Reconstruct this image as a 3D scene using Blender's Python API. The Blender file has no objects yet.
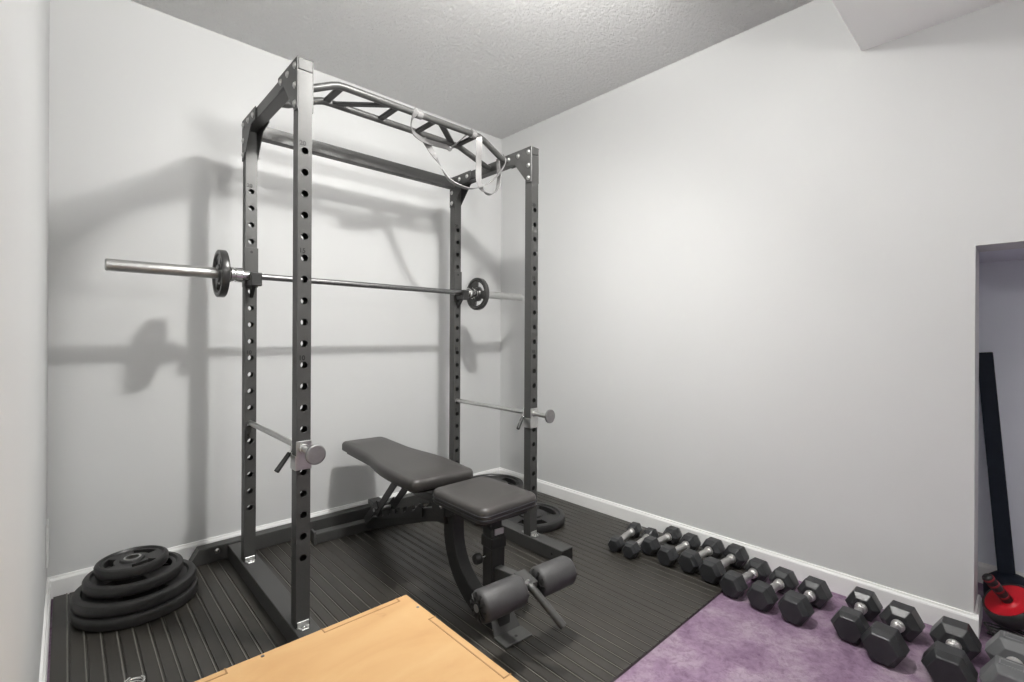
import bpy, bmesh, math, random
from mathutils import Vector, Matrix, Euler
random.seed(7)
PI = math.pi
sc = bpy.context.scene
col = sc.collection

# ------------------------------------------------------------------ helpers
def new(): return bmesh.new()

def add_box(bm, c, s, rot=None):
    m = Matrix.Translation(Vector(c))
    if rot is not None: m = m @ (rot.to_4x4() if not isinstance(rot, (int, float)) else Matrix.Rotation(rot, 4, 'Z'))
    m = m @ Matrix.Diagonal((s[0], s[1], s[2], 1))
    bmesh.ops.create_cube(bm, size=1, matrix=m)

def box2(bm, a, b):
    add_box(bm, [(a[i] + b[i]) / 2 for i in range(3)], [abs(b[i] - a[i]) for i in range(3)])

def axis_rot(d):
    return Vector(d).to_track_quat('Z', 'Y').to_matrix().to_4x4()

def cyl(bm, a, b, r, r2=None, n=24):
    a, b = Vector(a), Vector(b); d = b - a
    m = Matrix.Translation((a + b) / 2) @ axis_rot(d)
    bmesh.ops.create_cone(bm, cap_ends=True, segments=n, radius1=r, radius2=r if r2 is None else r2, depth=d.length, matrix=m)

def sphere(bm, c, r, sc_=(1, 1, 1), u=20, v=12):
    bmesh.ops.create_uvsphere(bm, u_segments=u, v_segments=v, radius=r, matrix=Matrix.Translation(Vector(c)) @ Matrix.Diagonal((*sc_, 1)))

def lathe(bm, prof, mat=None, n=40, closed_ends=True):
    """prof: list of (z, r); revolved about local z"""
    rings = []
    for z, r in prof:
        rings.append([bm.verts.new((r * math.cos(2 * PI * k / n), r * math.sin(2 * PI * k / n), z)) for k in range(n)])
    for a, b in zip(rings, rings[1:]):
        for k in range(n):
            bm.faces.new((a[k], a[(k + 1) % n], b[(k + 1) % n], b[k]))
    if closed_ends:
        bm.faces.new(list(reversed(rings[0]))); bm.faces.new(rings[-1])
    if mat is not None:
        bmesh.ops.transform(bm, matrix=mat, verts=[v for r in rings for v in r])

def prism(bm, pts, h0, h1, mat=None):
    """2D polygon (x,y) extruded from z=h0 to h1, then transformed"""
    lo = [bm.verts.new((x, y, h0)) for x, y in pts]; hi = [bm.verts.new((x, y, h1)) for x, y in pts]
    n = len(pts)
    bm.faces.new(list(reversed(lo))); bm.faces.new(hi)
    for k in range(n): bm.faces.new((lo[k], lo[(k + 1) % n], hi[(k + 1) % n], hi[k]))
    if mat is not None: bmesh.ops.transform(bm, matrix=mat, verts=lo + hi)

# frame whose local (x,y,z) = world (Y, Z, X): profile drawn in the YZ plane, extruded along X
YZ = Matrix(((0, 0, 1, 0), (1, 0, 0, 0), (0, 1, 0, 0), (0, 0, 0, 1)))
# profile drawn in XZ, extruded along -Y
XZ = Matrix(((1, 0, 0, 0), (0, 0, -1, 0), (0, 1, 0, 0), (0, 0, 0, 1)))

def smooth_path(pts, sub=6):
    P = [Vector(p) for p in pts]
    out = []
    for i in range(len(P) - 1):
        p0 = P[max(i - 1, 0)]; p1 = P[i]; p2 = P[i + 1]; p3 = P[min(i + 2, len(P) - 1)]
        for k in range(sub):
            t = k / sub
            out.append(.5 * ((2 * p1) + (p2 - p0) * t + (2 * p0 - 5 * p1 + 4 * p2 - p3) * t * t + (3 * p1 - p0 - 3 * p2 + p3) * t ** 3))
    out.append(P[-1]); return out

def sweep(bm, pts, section, up=(0, 0, 1), close=True):
    """sweep a 2D section (list of (side, up)) along pts"""
    P = [Vector(p) for p in pts]; rings = []; up = Vector(up); prev = None
    for i, p in enumerate(P):
        t = (P[min(i + 1, len(P) - 1)] - P[max(i - 1, 0)]).normalized()
        ref = up if prev is None else prev
        u = (ref - t * ref.dot(t))
        if u.length < 1e-4: u = Vector((1, 0, 0)) - t * t.x
        u.normalize(); s = t.cross(u); prev = u
        rings.append([bm.verts.new(p + s * a + u * b) for a, b in section])
    n = len(section)
    for a, b in zip(rings, rings[1:]):
        for k in range(n): bm.faces.new((a[k], a[(k + 1) % n], b[(k + 1) % n], b[k]))
    if close:
        bm.faces.new(list(reversed(rings[0]))); bm.faces.new(rings[-1])

def circ(r, n=16): return [(r * math.cos(2 * PI * k / n), r * math.sin(2 * PI * k / n)) for k in range(n)]
def rect(w, h): return [(-w / 2, -h / 2), (w / 2, -h / 2), (w / 2, h / 2), (-w / 2, h / 2)]

def tube(bm, pts, r, n=16): sweep(bm, pts, circ(r, n))

def rounded(pts, rad, seg=6):
    """round the corners of a 2D polygon; rad a number or a list"""
    out = []; n = len(pts)
    for i in range(n):
        r = rad[i] if isinstance(rad, (list, tuple)) else rad
        p = Vector(pts[i]); a = Vector(pts[i - 1]) - p; b = Vector(pts[(i + 1) % n]) - p
        if r <= 0: out.append(tuple(p)); continue
        ang = a.angle(b); d = min(r / math.tan(ang / 2), a.length * .49, b.length * .49)
        p1 = p + a.normalized() * d; p2 = p + b.normalized() * d
        for k in range(seg + 1):
            t = k / seg
            out.append(tuple(p1 * (1 - t) ** 2 + p * 2 * t * (1 - t) + p2 * t * t))
    return out

ROOTM = {}
def link(name, bm, mat, parent=None, smooth=None, bevel=0, seg=2, local=False):
    bmesh.ops.recalc_face_normals(bm, faces=bm.faces)
    me = bpy.data.meshes.new(name)
    if parent is not None and not local:
        bm.transform(ROOTM[parent.name].inverted())
    bm.to_mesh(me); bm.free()
    o = bpy.data.objects.new(name, me); col.objects.link(o)
    if mat is not None: me.materials.append(mat)
    if parent is not None: o.parent = parent; ROOTM[o.name] = ROOTM[parent.name]
    if bevel:
        b = o.modifiers.new('edge', 'BEVEL'); b.width = bevel; b.segments = seg; b.limit_method = 'ANGLE'; b.angle_limit = math.radians(35)
        b.harden_normals = False
    if smooth is not None:
        for p in me.polygons: p.use_smooth = True
        try: me.set_sharp_from_angle(angle=math.radians(smooth))
        except Exception: pass
    return o

def tag(o, label=None, cat=None, group=None, kind=None):
    if label: o['label'] = label
    if cat: o['category'] = cat
    if group: o['group'] = group
    if kind: o['kind'] = kind
    return o

def empty(name, loc, rotz=0, mat=None):
    o = bpy.data.objects.new(name, None); col.objects.link(o); o.empty_display_size = .05
    m = mat if mat is not None else Matrix.Translation(Vector(loc)) @ Matrix.Rotation(rotz, 4, 'Z')
    o.matrix_world = m; ROOTM[o.name] = m.copy()
    return o

def anchor(name, bm, mat, **kw):
    """a one-mesh thing whose origin sits at the middle of its own base"""
    xs = [v.co.x for v in bm.verts]; ys = [v.co.y for v in bm.verts]; zs = [v.co.z for v in bm.verts]
    c = Vector(((min(xs) + max(xs)) / 2, (min(ys) + max(ys)) / 2, min(zs)))
    bm.transform(Matrix.Translation(-c))
    o = link(name, bm, mat, **kw); o.location = c; ROOTM[o.name] = Matrix.Translation(c); return o

# ------------------------------------------------------------------ materials
def nt_mat(name, color, rough=.5, metal=0., spec=.5, coat=0.):
    m = bpy.data.materials.new(name); m.use_nodes = True
    b = m.node_tree.nodes['Principled BSDF']
    b.inputs['Base Color'].default_value = (*color, 1); b.inputs['Roughness'].default_value = rough
    b.inputs['Metallic'].default_value = metal
    b.inputs['Specular IOR Level'].default_value = spec
    b.inputs['Coat Weight'].default_value = coat
    return m, m.node_tree, b

def noise(nt, scale, detail=4, rough=.5, dist=0., coord='Object', vec=None):
    n = nt.nodes.new('ShaderNodeTexNoise'); n.inputs['Scale'].default_value = scale
    n.inputs['Detail'].default_value = detail; n.inputs['Roughness'].default_value = rough; n.inputs['Distortion'].default_value = dist
    if vec is None:
        tc = nt.nodes.new('ShaderNodeTexCoord'); vec = tc.outputs[coord]
    nt.links.new(vec, n.inputs['Vector']); return n

def ramp(nt, src, stops):
    r = nt.nodes.new('ShaderNodeValToRGB'); e = r.color_ramp.elements
    while len(e) < len(stops): e.new(.5)
    for i, (p, c) in enumerate(stops):
        e[i].position = p; e[i].color = (*c, 1) if len(c) == 3 else c
    nt.links.new(src, r.inputs['Fac']); return r

def bump(nt, b, h, strength=.3, dist=.002):
    n = nt.nodes.new('ShaderNodeBump'); n.inputs['Strength'].default_value = strength; n.inputs['Distance'].default_value = dist
    nt.links.new(h, n.inputs['Height']); nt.links.new(n.outputs['Normal'], b.inputs['Normal']); return n

def speckled(name, c0, c1, scale, rough=.5, metal=0., spec=.5, bs=0., bscale=None, detail=4):
    m, nt, b = nt_mat(name, c0, rough, metal, spec)
    n = noise(nt, scale, detail); r = ramp(nt, n.outputs['Fac'], [(.3, c0), (.7, c1)])
    nt.links.new(r.outputs['Color'], b.inputs['Base Color'])
    if bs:
        n2 = noise(nt, bscale or scale * 4, 3); bump(nt, b, n2.outputs['Fac'], bs, .001)
    return m

WALL = (.63, .636, .634)
M = {}
M['wall'] = speckled('wall_paint', WALL, (.642, .648, .646), 2.5, .55, spec=.3, bs=.06, bscale=260)
def ceiling_mat():
    m, nt, b = nt_mat('stippled_ceiling', (.91, .91, .905), .9, spec=.1)
    n = noise(nt, 52, 7, .68, .3); r = ramp(nt, n.outputs['Fac'], [(.38, (0, 0, 0)), (.66, (1, 1, 1))])
    bump(nt, b, r.outputs['Color'], .9, .017)
    return m
M['ceiling'] = ceiling_mat()
M['closet'] = speckled('closet_cool_light_paint', (.78, .81, .88), (.79, .82, .89), 2.5, .6, spec=.3, bs=.06, bscale=260)  # cooler light inside the closet put into the wall and ceiling colour
M['bulkhead'] = speckled('bulkhead_paint', (.90, .905, .90), (.91, .915, .91), 2.5, .6, spec=.3, bs=.06, bscale=260)
M['trim'] = speckled('white_trim_paint', (.90, .90, .89), (.92, .92, .91), 3, .35, spec=.5)
def carpet_mat():
    m, nt, b = nt_mat('purple_carpet', (.3, .2, .3), .95, spec=.1)
    tc = nt.nodes.new('ShaderNodeTexCoord')
    n1 = noise(nt, 6.0, 10, .68, .35, vec=tc.outputs['Object'])
    r1 = ramp(nt, n1.outputs['Fac'], [(.34, (.225, .150, .225)), (.48, (.30, .214, .296)), (.60, (.385, .308, .372)), (.74, (.42, .345, .40))])
    # carpet tiles: each a shade of its own
    ch = nt.nodes.new('ShaderNodeTexBrick'); ch.offset = 0; ch.inputs['Scale'].default_value = 1
    ch.inputs['Color1'].default_value = (.80, .77, .80, 1); ch.inputs['Color2'].default_value = (1.06, 1.04, 1.06, 1)
    ch.inputs['Mortar Size'].default_value = .0; ch.inputs['Brick Width'].default_value = .42; ch.inputs['Row Height'].default_value = .42
    nt.links.new(tc.outputs['Object'], ch.inputs['Vector'])
    mx = nt.nodes.new('ShaderNodeMix'); mx.data_type = 'RGBA'; mx.blend_type = 'MULTIPLY'; mx.inputs['Factor'].default_value = 1
    nt.links.new(r1.outputs['Color'], mx.inputs['A']); nt.links.new(ch.outputs['Color'], mx.inputs['B'])
    ng = noise(nt, 38, 8, .75, .5, vec=tc.outputs['Object']); rg = ramp(nt, ng.outputs['Fac'], [(.36, (.74, .70, .73)), (.52, (1, 1, 1)), (.7, (1.1, 1.1, 1.1))])
    m3 = nt.nodes.new('ShaderNodeMix'); m3.data_type = 'RGBA'; m3.blend_type = 'MULTIPLY'; m3.inputs['Factor'].default_value = 1
    nt.links.new(mx.outputs['Result'], m3.inputs['A']); nt.links.new(rg.outputs['Color'], m3.inputs['B'])
    nt.links.new(m3.outputs['Result'], b.inputs['Base Color'])
    n2 = noise(nt, 240, 3, vec=tc.outputs['Object']); n3 = noise(nt, 18, 6, .7, .8, vec=tc.outputs['Object'])
    ad = nt.nodes.new('ShaderNodeMath'); ad.operation = 'ADD'
    nt.links.new(n2.outputs['Fac'], ad.inputs[0]); nt.links.new(n3.outputs['Fac'], ad.inputs[1])
    bump(nt, b, ad.outputs[0], .5, .006)
    return m
M['carpet'] = carpet_mat()
def rubber_mat(name, c0, c1, rough, sc_=6, spec=.5, bs=.1):
    m, nt, b = nt_mat(name, c0, rough, spec=spec)
    n = noise(nt, sc_, 6, .6, .5); r = ramp(nt, n.outputs['Fac'], [(.3, c0), (.7, c1)])
    nt.links.new(r.outputs['Color'], b.inputs['Base Color'])
    rr = ramp(nt, n.outputs['Fac'], [(.3, (rough - .08,) * 3), (.7, (rough + .10,) * 3)])
    nt.links.new(rr.outputs['Color'], b.inputs['Roughness'])
    n2 = noise(nt, 300, 2); bump(nt, b, n2.outputs['Fac'], bs, .0006)
    return m
M['mat'] = rubber_mat('ribbed_rubber', (.027, .025, .022), (.046, .042, .036), .36, 7)
M['rack'] = speckled('charcoal_powder_coat', (.068, .068, .066), (.076, .076, .074), 300, .40, .35, .5, bs=.12, bscale=500)
M['rack_dark'] = speckled('black_powder_coat', (.018, .018, .018), (.022, .022, .022), 300, .42, .0, .5, bs=.1, bscale=500)
M['chrome'] = speckled('polished_chrome', (.72, .72, .71), (.76, .76, .75), 20, .18, 1.)
M['zinc'] = speckled('zinc_plate', (.55, .55, .54), (.62, .62, .61), 60, .33, 1.)
M['steel'] = speckled('brushed_steel', (.50, .50, .49), (.56, .56, .55), 40, .36, 1.)
M['greymetal'] = speckled('dull_grey_metal', (.34, .34, .34), (.38, .38, .38), 50, .45, 1.)
M['darksteel'] = speckled('grey_shaft_steel', (.20, .20, .20), (.26, .26, .26), 90, .42, 1.)
def knurl_mat():
    m, nt, b = nt_mat('knurled_chrome', (.70, .69, .68), .3, 1.)
    tc = nt.nodes.new('ShaderNodeTexCoord')
    hs = None
    for rot in (45, -45):
        mp = nt.nodes.new('ShaderNodeMapping'); mp.inputs['Rotation'].default_value = (0, math.radians(rot), 0)
        w = nt.nodes.new('ShaderNodeTexWave'); w.inputs['Scale'].default_value = 160
        nt.links.new(tc.outputs['Object'], mp.inputs['Vector']); nt.links.new(mp.outputs['Vector'], w.inputs['Vector'])
        if hs is None: hs = w.outputs['Fac']
        else:
            a = nt.nodes.new('ShaderNodeMath'); a.operation = 'ADD'; nt.links.new(hs, a.inputs[0]); nt.links.new(w.outputs['Fac'], a.inputs[1]); hs = a.outputs[0]
    bump(nt, b, hs, .4, .001); return m
M['knurl'] = knurl_mat()
M['vinyl'] = speckled('black_vinyl', (.042, .039, .037), (.050, .047, .045), 5, .40, spec=.5, bs=.12, bscale=420)
M['vinyl_seam'] = speckled('black_piping', (.018, .018, .022), (.022, .022, .027), 40, .4)
M['foam'] = speckled('black_foam', (.046, .045, .046), (.056, .055, .056), 30, .55, bs=.3, bscale=220)
M['rubber'] = speckled('black_rubber', (.019, .019, .019), (.027, .026, .026), 26, .40, bs=.25, bscale=340)
M['hexrubber'] = speckled('hex_black_rubber', (.020, .021, .023), (.027, .028, .030), 30, .31, bs=.2, bscale=340)
M['greyhex'] = speckled('grey_hex_rubber', (.115, .118, .122), (.145, .148, .152), 18, .45, bs=.2, bscale=300)  # paler grey than the other dumbbell heads
M['greyline'] = speckled('worn_grey_rim', (.22, .22, .22), (.26, .26, .26), 40, .5)
M['iron'] = speckled('painted_cast_iron', (.060, .060, .059), (.080, .080, .078), 60, .30, .6, bs=.3, bscale=260)
M['plastic'] = speckled('black_plastic', (.012, .012, .012), (.016, .016, .016), 60, .45)
M['ink'] = speckled('black_ink', (.006, .006, .006), (.008, .008, .008), 60, .6)
M['red'] = speckled('red_plastic', (.50, .008, .018), (.56, .012, .024), 14, .4)
M['redgrip'] = speckled('red_grip_foam', (.20, .012, .02), (.25, .016, .025), 30, .6)
M['navy'] = speckled('dark_navy_cover', (.006, .010, .020), (.009, .015, .027), 20, .65, spec=.3, bs=.2, bscale=200)
M['band'] = speckled('pale_grey_latex', (.15, .147, .145), (.21, .207, .205), 9, .45)
M['white_plastic'] = speckled('white_plastic', (.78, .78, .77), (.80, .80, .79), 10, .35)
def wood_mat():
    m, nt, b = nt_mat('birch_plywood', (.74, .45, .20), .5, spec=.3)
    tc = nt.nodes.new('ShaderNodeTexCoord')
    mp = nt.nodes.new('ShaderNodeMapping'); mp.inputs['Scale'].default_value = (2.2, 5.5, 5)
    nt.links.new(tc.outputs['Object'], mp.inputs['Vector'])
    n = noise(nt, 1.6, 6, .55, .7, vec=mp.outputs['Vector'])
    r = ramp(nt, n.outputs['Fac'], [(.25, (.50, .292, .128)), (.5, (.555, .340, .155)), (.75, (.59, .380, .183))])
    # handling stains
    n2 = noise(nt, 7, 5, .65, .3, vec=tc.outputs['Object']); r2 = ramp(nt, n2.outputs['Fac'], [(.66, (1, 1, 1)), (.80, (.66, .58, .50))])
    mx = nt.nodes.new('ShaderNodeMix'); mx.data_type = 'RGBA'; mx.blend_type = 'MULTIPLY'; mx.inputs['Factor'].default_value = 1
    nt.links.new(r.outputs['Color'], mx.inputs['A']); nt.links.new(r2.outputs['Color'], mx.inputs['B'])
    nt.links.new(mx.outputs['Result'], b.inputs['Base Color'])
    return m
M['wood'] = wood_mat()
M['wood_edge'] = speckled('plywood_joint', (.30, .17, .07), (.36, .21, .09), 40, .7)
def lamp_mat(strength):
    m, nt, b = nt_mat('lit_glass_and_added_glow', (.9, .9, .88), .3)
    b.inputs['Emission Color'].default_value = (1., .985, .955, 1); b.inputs['Emission Strength'].default_value = strength
    return m
M['lamp'] = lamp_mat(150)
M['shade'] = lamp_mat(34)  # glow of the added uplighter, fill for the room
M['added_lamp_glow'] = lamp_mat(420)

# ------------------------------------------------------------------ setting
XL, XR, YB, YF, H = -.0545, 2.4875, 2.814, -1.9, 2.647
CX2 = 3.08           # back of the closet
NY = .142            # left jamb of the closet opening
NZ = 1.463           # top of the opening
WT = .2              # thickness of the wall round the opening
def struct(name, bm, mat, **kw): return tag(link(name, bm, mat, **kw), kind='structure')

bm = new(); box2(bm, (XL - .15, YF - .15, -.1), (CX2 + .15, YB + .15, 0)); struct('floor', bm, M['carpet'])
bm = new(); box2(bm, (XL - .15, YF - .15, H), (CX2 + .15, YB + .15, H + .1)); struct('ceiling', bm, M['ceiling'])
bm = new(); box2(bm, (XL - .15, YB, 0), (CX2 + .15, YB + .15, H)); struct('wall_back', bm, M['wall'])
bm = new(); box2(bm, (XL - .15, YF, 0), (XL, YB, H)); struct('wall_left', bm, M['wall'])
bm = new(); box2(bm, (XL - .15, YF - .15, 0), (CX2 + .15, YF, H)); struct('wall_front', bm, M['wall'])
NY2 = -1.3
bm = new()
box2(bm, (XR, NY, 0), (XR + WT, YB, H)); box2(bm, (XR, NY2, NZ), (XR + WT, NY, H)); box2(bm, (XR, YF, 0), (XR + WT, NY2, H))
struct('wall_right', bm, M['wall'])
bm = new()
box2(bm, (CX2, -1.6, 0), (CX2 + .1, .75, H)); struct('wall_closet_back', bm, M['closet'])
bm = new(); box2(bm, (XR + WT, .65, 0), (CX2, .75, H)); box2(bm, (XR + WT, -1.6, 0), (CX2, -1.5, H)); struct('wall_closet_side', bm, M['closet'])
bm = new(); box2(bm, (XR + WT, -1.5, NZ), (CX2, .65, NZ + .08)); struct('ceiling_closet', bm, M['closet'])
bm = new(); box2(bm, (1.55, YF, 2.34), (XR, .495, H)); struct('bulkhead', bm, M['bulkhead'])

def baseboard(name, p0, p1, nrm):
    """moulded skirting between two floor points; nrm points into the room"""
    prof = [(0, 0), (.014, 0), (.014, .074), (.0115, .080), (.009, .0825), (.007, .0905), (0, .0907)]
    p0, p1, n = Vector((*p0, 0)), Vector((*p1, 0)), Vector((*nrm, 0))
    bm = new(); rings = []
    for p in (p0, p1): rings.append([bm.verts.new(p + n * a + Vector((0, 0, b))) for a, b in prof])
    k = len(prof)
    for i in range(k): bm.faces.new((rings[0][i], rings[0][(i + 1) % k], rings[1][(i + 1) % k], rings[1][i]))
    bm.faces.new(list(reversed(rings[0]))); bm.faces.new(rings[1])
    return struct(name, bm, M['trim'])
baseboard('baseboard_back', (XL, YB), (XR, YB), (0, -1))
baseboard('baseboard_right', (XR, NY - .014), (XR, YB), (-1, 0))
baseboard('baseboard_left', (XL, YF), (XL, YB), (1, 0))
baseboard('baseboard_closet', (CX2, -1.5), (CX2, .65), (-1, 0))
baseboard('baseboard_jamb', (XR - .0, NY), (XR + WT, NY), (0, -1))

# wall plate on the left wall
root = tag(empty('wall_outlet', (XL, 2.66, .20)), 'white cover plate on the left wall above the baseboard', 'outlet')
bm = new(); box2(bm, (XL, 2.60, .205), (XL + .007, 2.72, .365)); link('cover_plate', bm, M['white_plastic'], root, bevel=.003)
for z in (.25, .32):
    bm = new(); box2(bm, (XL + .006, 2.635, z - .017), (XL + .0085, 2.685, z + .017)); link('socket', bm, M['white_plastic'], root, bevel=.001)

# ceiling lamp
SPOT_W, UP_W = 172, 290
LX, LY = 1.16, 1.05
LZ = 2.535
root = tag(empty('ceiling_light', (LX, LY, H - .25)), 'round frosted glass globe light hanging just under the stippled ceiling', 'ceiling light')
bm = new(); lathe(bm, [(H - .03, .075), (H - .006, .085), (H, .08)], Matrix.Translation((LX, LY, 0))); link('ceiling_rose', bm, M['chrome'], root, smooth=40)
bm = new(); cyl(bm, (LX, LY, LZ + .010), (LX, LY, H - .028), .030); link('stem', bm, M['chrome'], root, smooth=40)
bm = new()
lathe(bm, [(LZ + .030 * math.sin(a), max(.004, .105 * math.cos(a))) for a in [-PI / 2 + i * PI / 20 for i in range(11)]], Matrix.Translation((LX, LY, 0)), closed_ends=False); link('glass_bowl', bm, M['lamp'], root, smooth=60)
bm = new(); lathe(bm, [(LZ + .003, .104), (LZ + .012, .09), (LZ + .018, .032)], Matrix.Translation((LX, LY, 0)), closed_ends=False); link('added_top_glow', bm, M['added_lamp_glow'], root, smooth=60)  # stronger upward glow added to brighten the ceiling

def spot(name, parent, loc, target, watts, cone, blend, radius, colour):
    l = bpy.data.lights.new(name, 'SPOT'); l.energy = watts; l.spot_size = math.radians(cone); l.spot_blend = blend
    l.shadow_soft_size = radius; l.color = colour
    o = bpy.data.objects.new(name, l); col.objects.link(o)
    m = Matrix.Translation(Vector(loc)) @ (Vector(target) - Vector(loc)).to_track_quat('-Z', 'Y').to_matrix().to_4x4()
    o.parent = parent; o.matrix_local = ROOTM[parent.name].inverted() @ m; return o
WARM = (1., .985, .955)
spot('added_fill_spot', root, (LX, LY, LZ - .033), (1.50, 2.35, .40), SPOT_W, 138, 1., .05, WARM)  # extra spot added at the fixture to lift the rack and lower walls
# unseen uplighter added behind the camera to fill the ceiling and walls
UX, UY = .85, -.55
root = tag(empty('added_uplighter', (UX, UY, 0)), 'added fill uplighter, unseen behind the camera: slim black stand with a glowing bowl', 'added fill light')
bm = new(); lathe(bm, [(0, .13), (.012, .13), (.022, .115), (.026, .02)], Matrix.Translation((UX, UY, 0))); link('base', bm, M['plastic'], root, smooth=40)
bm = new(); cyl(bm, (UX, UY, .02), (UX, UY, 1.80), .011); link('added_uplighter_pole', bm, M['plastic'], root, smooth=40)
aim = (Vector((.90, .38, H)) - Vector((UX, UY, 1.86))).normalized()
HM = Matrix.Translation((UX, UY, 1.80)) @ axis_rot(aim)
bm = new(); lathe(bm, [(0, .03), (.01, .09), (.05, .15), (.09, .17), (.087, .165), (.05, .145), (.014, .085), (.012, .004)], HM, 40, False); link('shade', bm, M['shade'], root, smooth=40)  # glowing bowl of the added uplighter
spot('added_uplight', root, HM @ Vector((0, 0, .10)), HM @ Vector((0, 0, 2)), UP_W, 100, 1., .15, WARM)  # added spot throwing fill onto the ceiling

# ------------------------------------------------------------------ ribbed mat
def ribbed_mat(x0, x1, y0, y1, pitch, name):
    pts = [(x0, 0)]; x = x0; top = .0105
    pts.append((x0, top))
    k = 1
    while x0 + k * pitch < x1 - .012:
        g = x0 + k * pitch
        pts += [(g - .0062, top), (g - .0052, top + .0024), (g - .0016, top + .0024), (g - .0008, .0065), (g + .0045, .0065), (g + .0052, top)]
        k += 1
    pts += [(x1, top), (x1, 0)]
    bm = new()
    prism(bm, pts, -y1, -y0, XZ)
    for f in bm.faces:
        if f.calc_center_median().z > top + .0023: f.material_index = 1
    return bm
M['rib'] = rubber_mat('worn_rib_highlight', (.10, .095, .085), (.19, .18, .16), .42, 5)  # paler worn rib tops, with their sheen highlight painted into the colour
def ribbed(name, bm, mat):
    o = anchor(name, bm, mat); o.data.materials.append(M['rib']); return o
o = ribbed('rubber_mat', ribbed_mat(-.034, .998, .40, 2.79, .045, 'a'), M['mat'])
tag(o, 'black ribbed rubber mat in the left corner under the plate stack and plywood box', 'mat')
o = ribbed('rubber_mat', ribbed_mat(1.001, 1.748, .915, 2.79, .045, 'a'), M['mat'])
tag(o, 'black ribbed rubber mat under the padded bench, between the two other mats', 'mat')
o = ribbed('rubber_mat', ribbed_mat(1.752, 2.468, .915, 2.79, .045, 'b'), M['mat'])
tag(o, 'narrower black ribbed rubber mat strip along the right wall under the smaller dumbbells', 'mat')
MZ = .0128

# ------------------------------------------------------------------ power rack
rack = tag(empty('power_rack', (1.207, 2.1, MZ)), 'tall charcoal steel power rack with drilled uprights and a multi-grip pull-up bar', 'power rack')
RZ = .080; PW = .0485; PX = {'l': .598, 'r': 1.765}; PY = {'f': 1.758, 'b': 2.430}; PTOP = 2.056
HZ = [.325 + .0762 * i for i in range(20)]
def upright_bm(x0, y0):
    bm = new(); w = PW; rh = .0125; N = 16; t = .003
    for yy, flip in ((y0, 1), (y0 + w, -1)):
        # face with a row of round holes, and the rolled rim of each hole
        edges = [RZ]
        for z in HZ: edges += [z - .0254, z + .0254]
        edges += [PTOP]
        for a, b in zip(edges, edges[1:]):
            hole = any(abs((a + b) / 2 - z) < 1e-6 for z in HZ)
            if b - a < 1e-6: continue
            if not hole:
                bm.faces.new([bm.verts.new((x, yy, z)) for x, z in ((x0, a), (x0 + w, a), (x0 + w, b), (x0, b))])
            else:
                cz = (a + b) / 2; cx = x0 + w / 2; hw = w / 2; hh = (b - a) / 2
                outer = []; inner = []; deep = []
                for k in range(N):
                    an = 2 * PI * k / N; c, s = math.cos(an), math.sin(an); f = 1 / max(abs(c), abs(s))
                    outer.append(bm.verts.new((cx + c * f * hw, yy, cz + s * f * hh)))
                    inner.append(bm.verts.new((cx + c * rh, yy, cz + s * rh)))
                    deep.append(bm.verts.new((cx + c * rh, yy + flip * t, cz + s * rh)))
                for k in range(N):
                    j = (k + 1) % N
                    bm.faces.new((outer[k], outer[j], inner[j], inner[k])); bm.faces.new((inner[k], inner[j], deep[j], deep[k]))
    for xx in (x0, x0 + w):
        bm.faces.new([bm.verts.new((xx, y, z)) for y, z in ((y0, RZ), (y0 + w, RZ), (y0 + w, PTOP), (y0, PTOP))])
    for z in (RZ, PTOP):
        bm.faces.new([bm.verts.new((x, y, z)) for x, y in ((x0, y0), (x0 + w, y0), (x0 + w, y0 + w), (x0, y0 + w))])
    bmesh.ops.remove_doubles(bm, verts=bm.verts, dist=1e-5)
    return bm
def bolt(bm, c, d, r=.010, h=.006):
    c, d = Vector(c), Vector(d).normalized()
    cyl(bm, c - d * .001, c + d * .0015, r * 1.25, n=16)
    m = Matrix.Translation(c + d * .0015) @ axis_rot(d)
    lathe(bm, [(0, r), (h * .5, r * .92), (h * .85, r * .6), (h, r * .15)], m, n=14)
def number(txt, x, y, z, parent):
    cu = bpy.data.curves.new('hole_number', 'FONT'); cu.body = txt; cu.size = .023; cu.offset = .0008; cu.extrude = .0003; cu.align_x = 'CENTER'
    tmp = bpy.data.objects.new('number_outline', cu); col.objects.link(tmp)
    me = bpy.data.meshes.new_from_object(tmp.evaluated_get(bpy.context.evaluated_depsgraph_get()))
    bpy.data.objects.remove(tmp); bpy.data.curves.remove(cu)
    me.name = 'hole_number'; me.materials.clear(); me.materials.append(M['ink'])
    o = bpy.data.objects.new('hole_number', me); col.objects.link(o)
    o.parent = parent
    o.matrix_local = ROOTM[parent.name].inverted() @ Matrix.Translation((x, y, z)) @ Matrix.Rotation(PI / 2, 4, 'X')
    o['label'] = 'black number %s printed beside a hole' % txt
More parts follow.
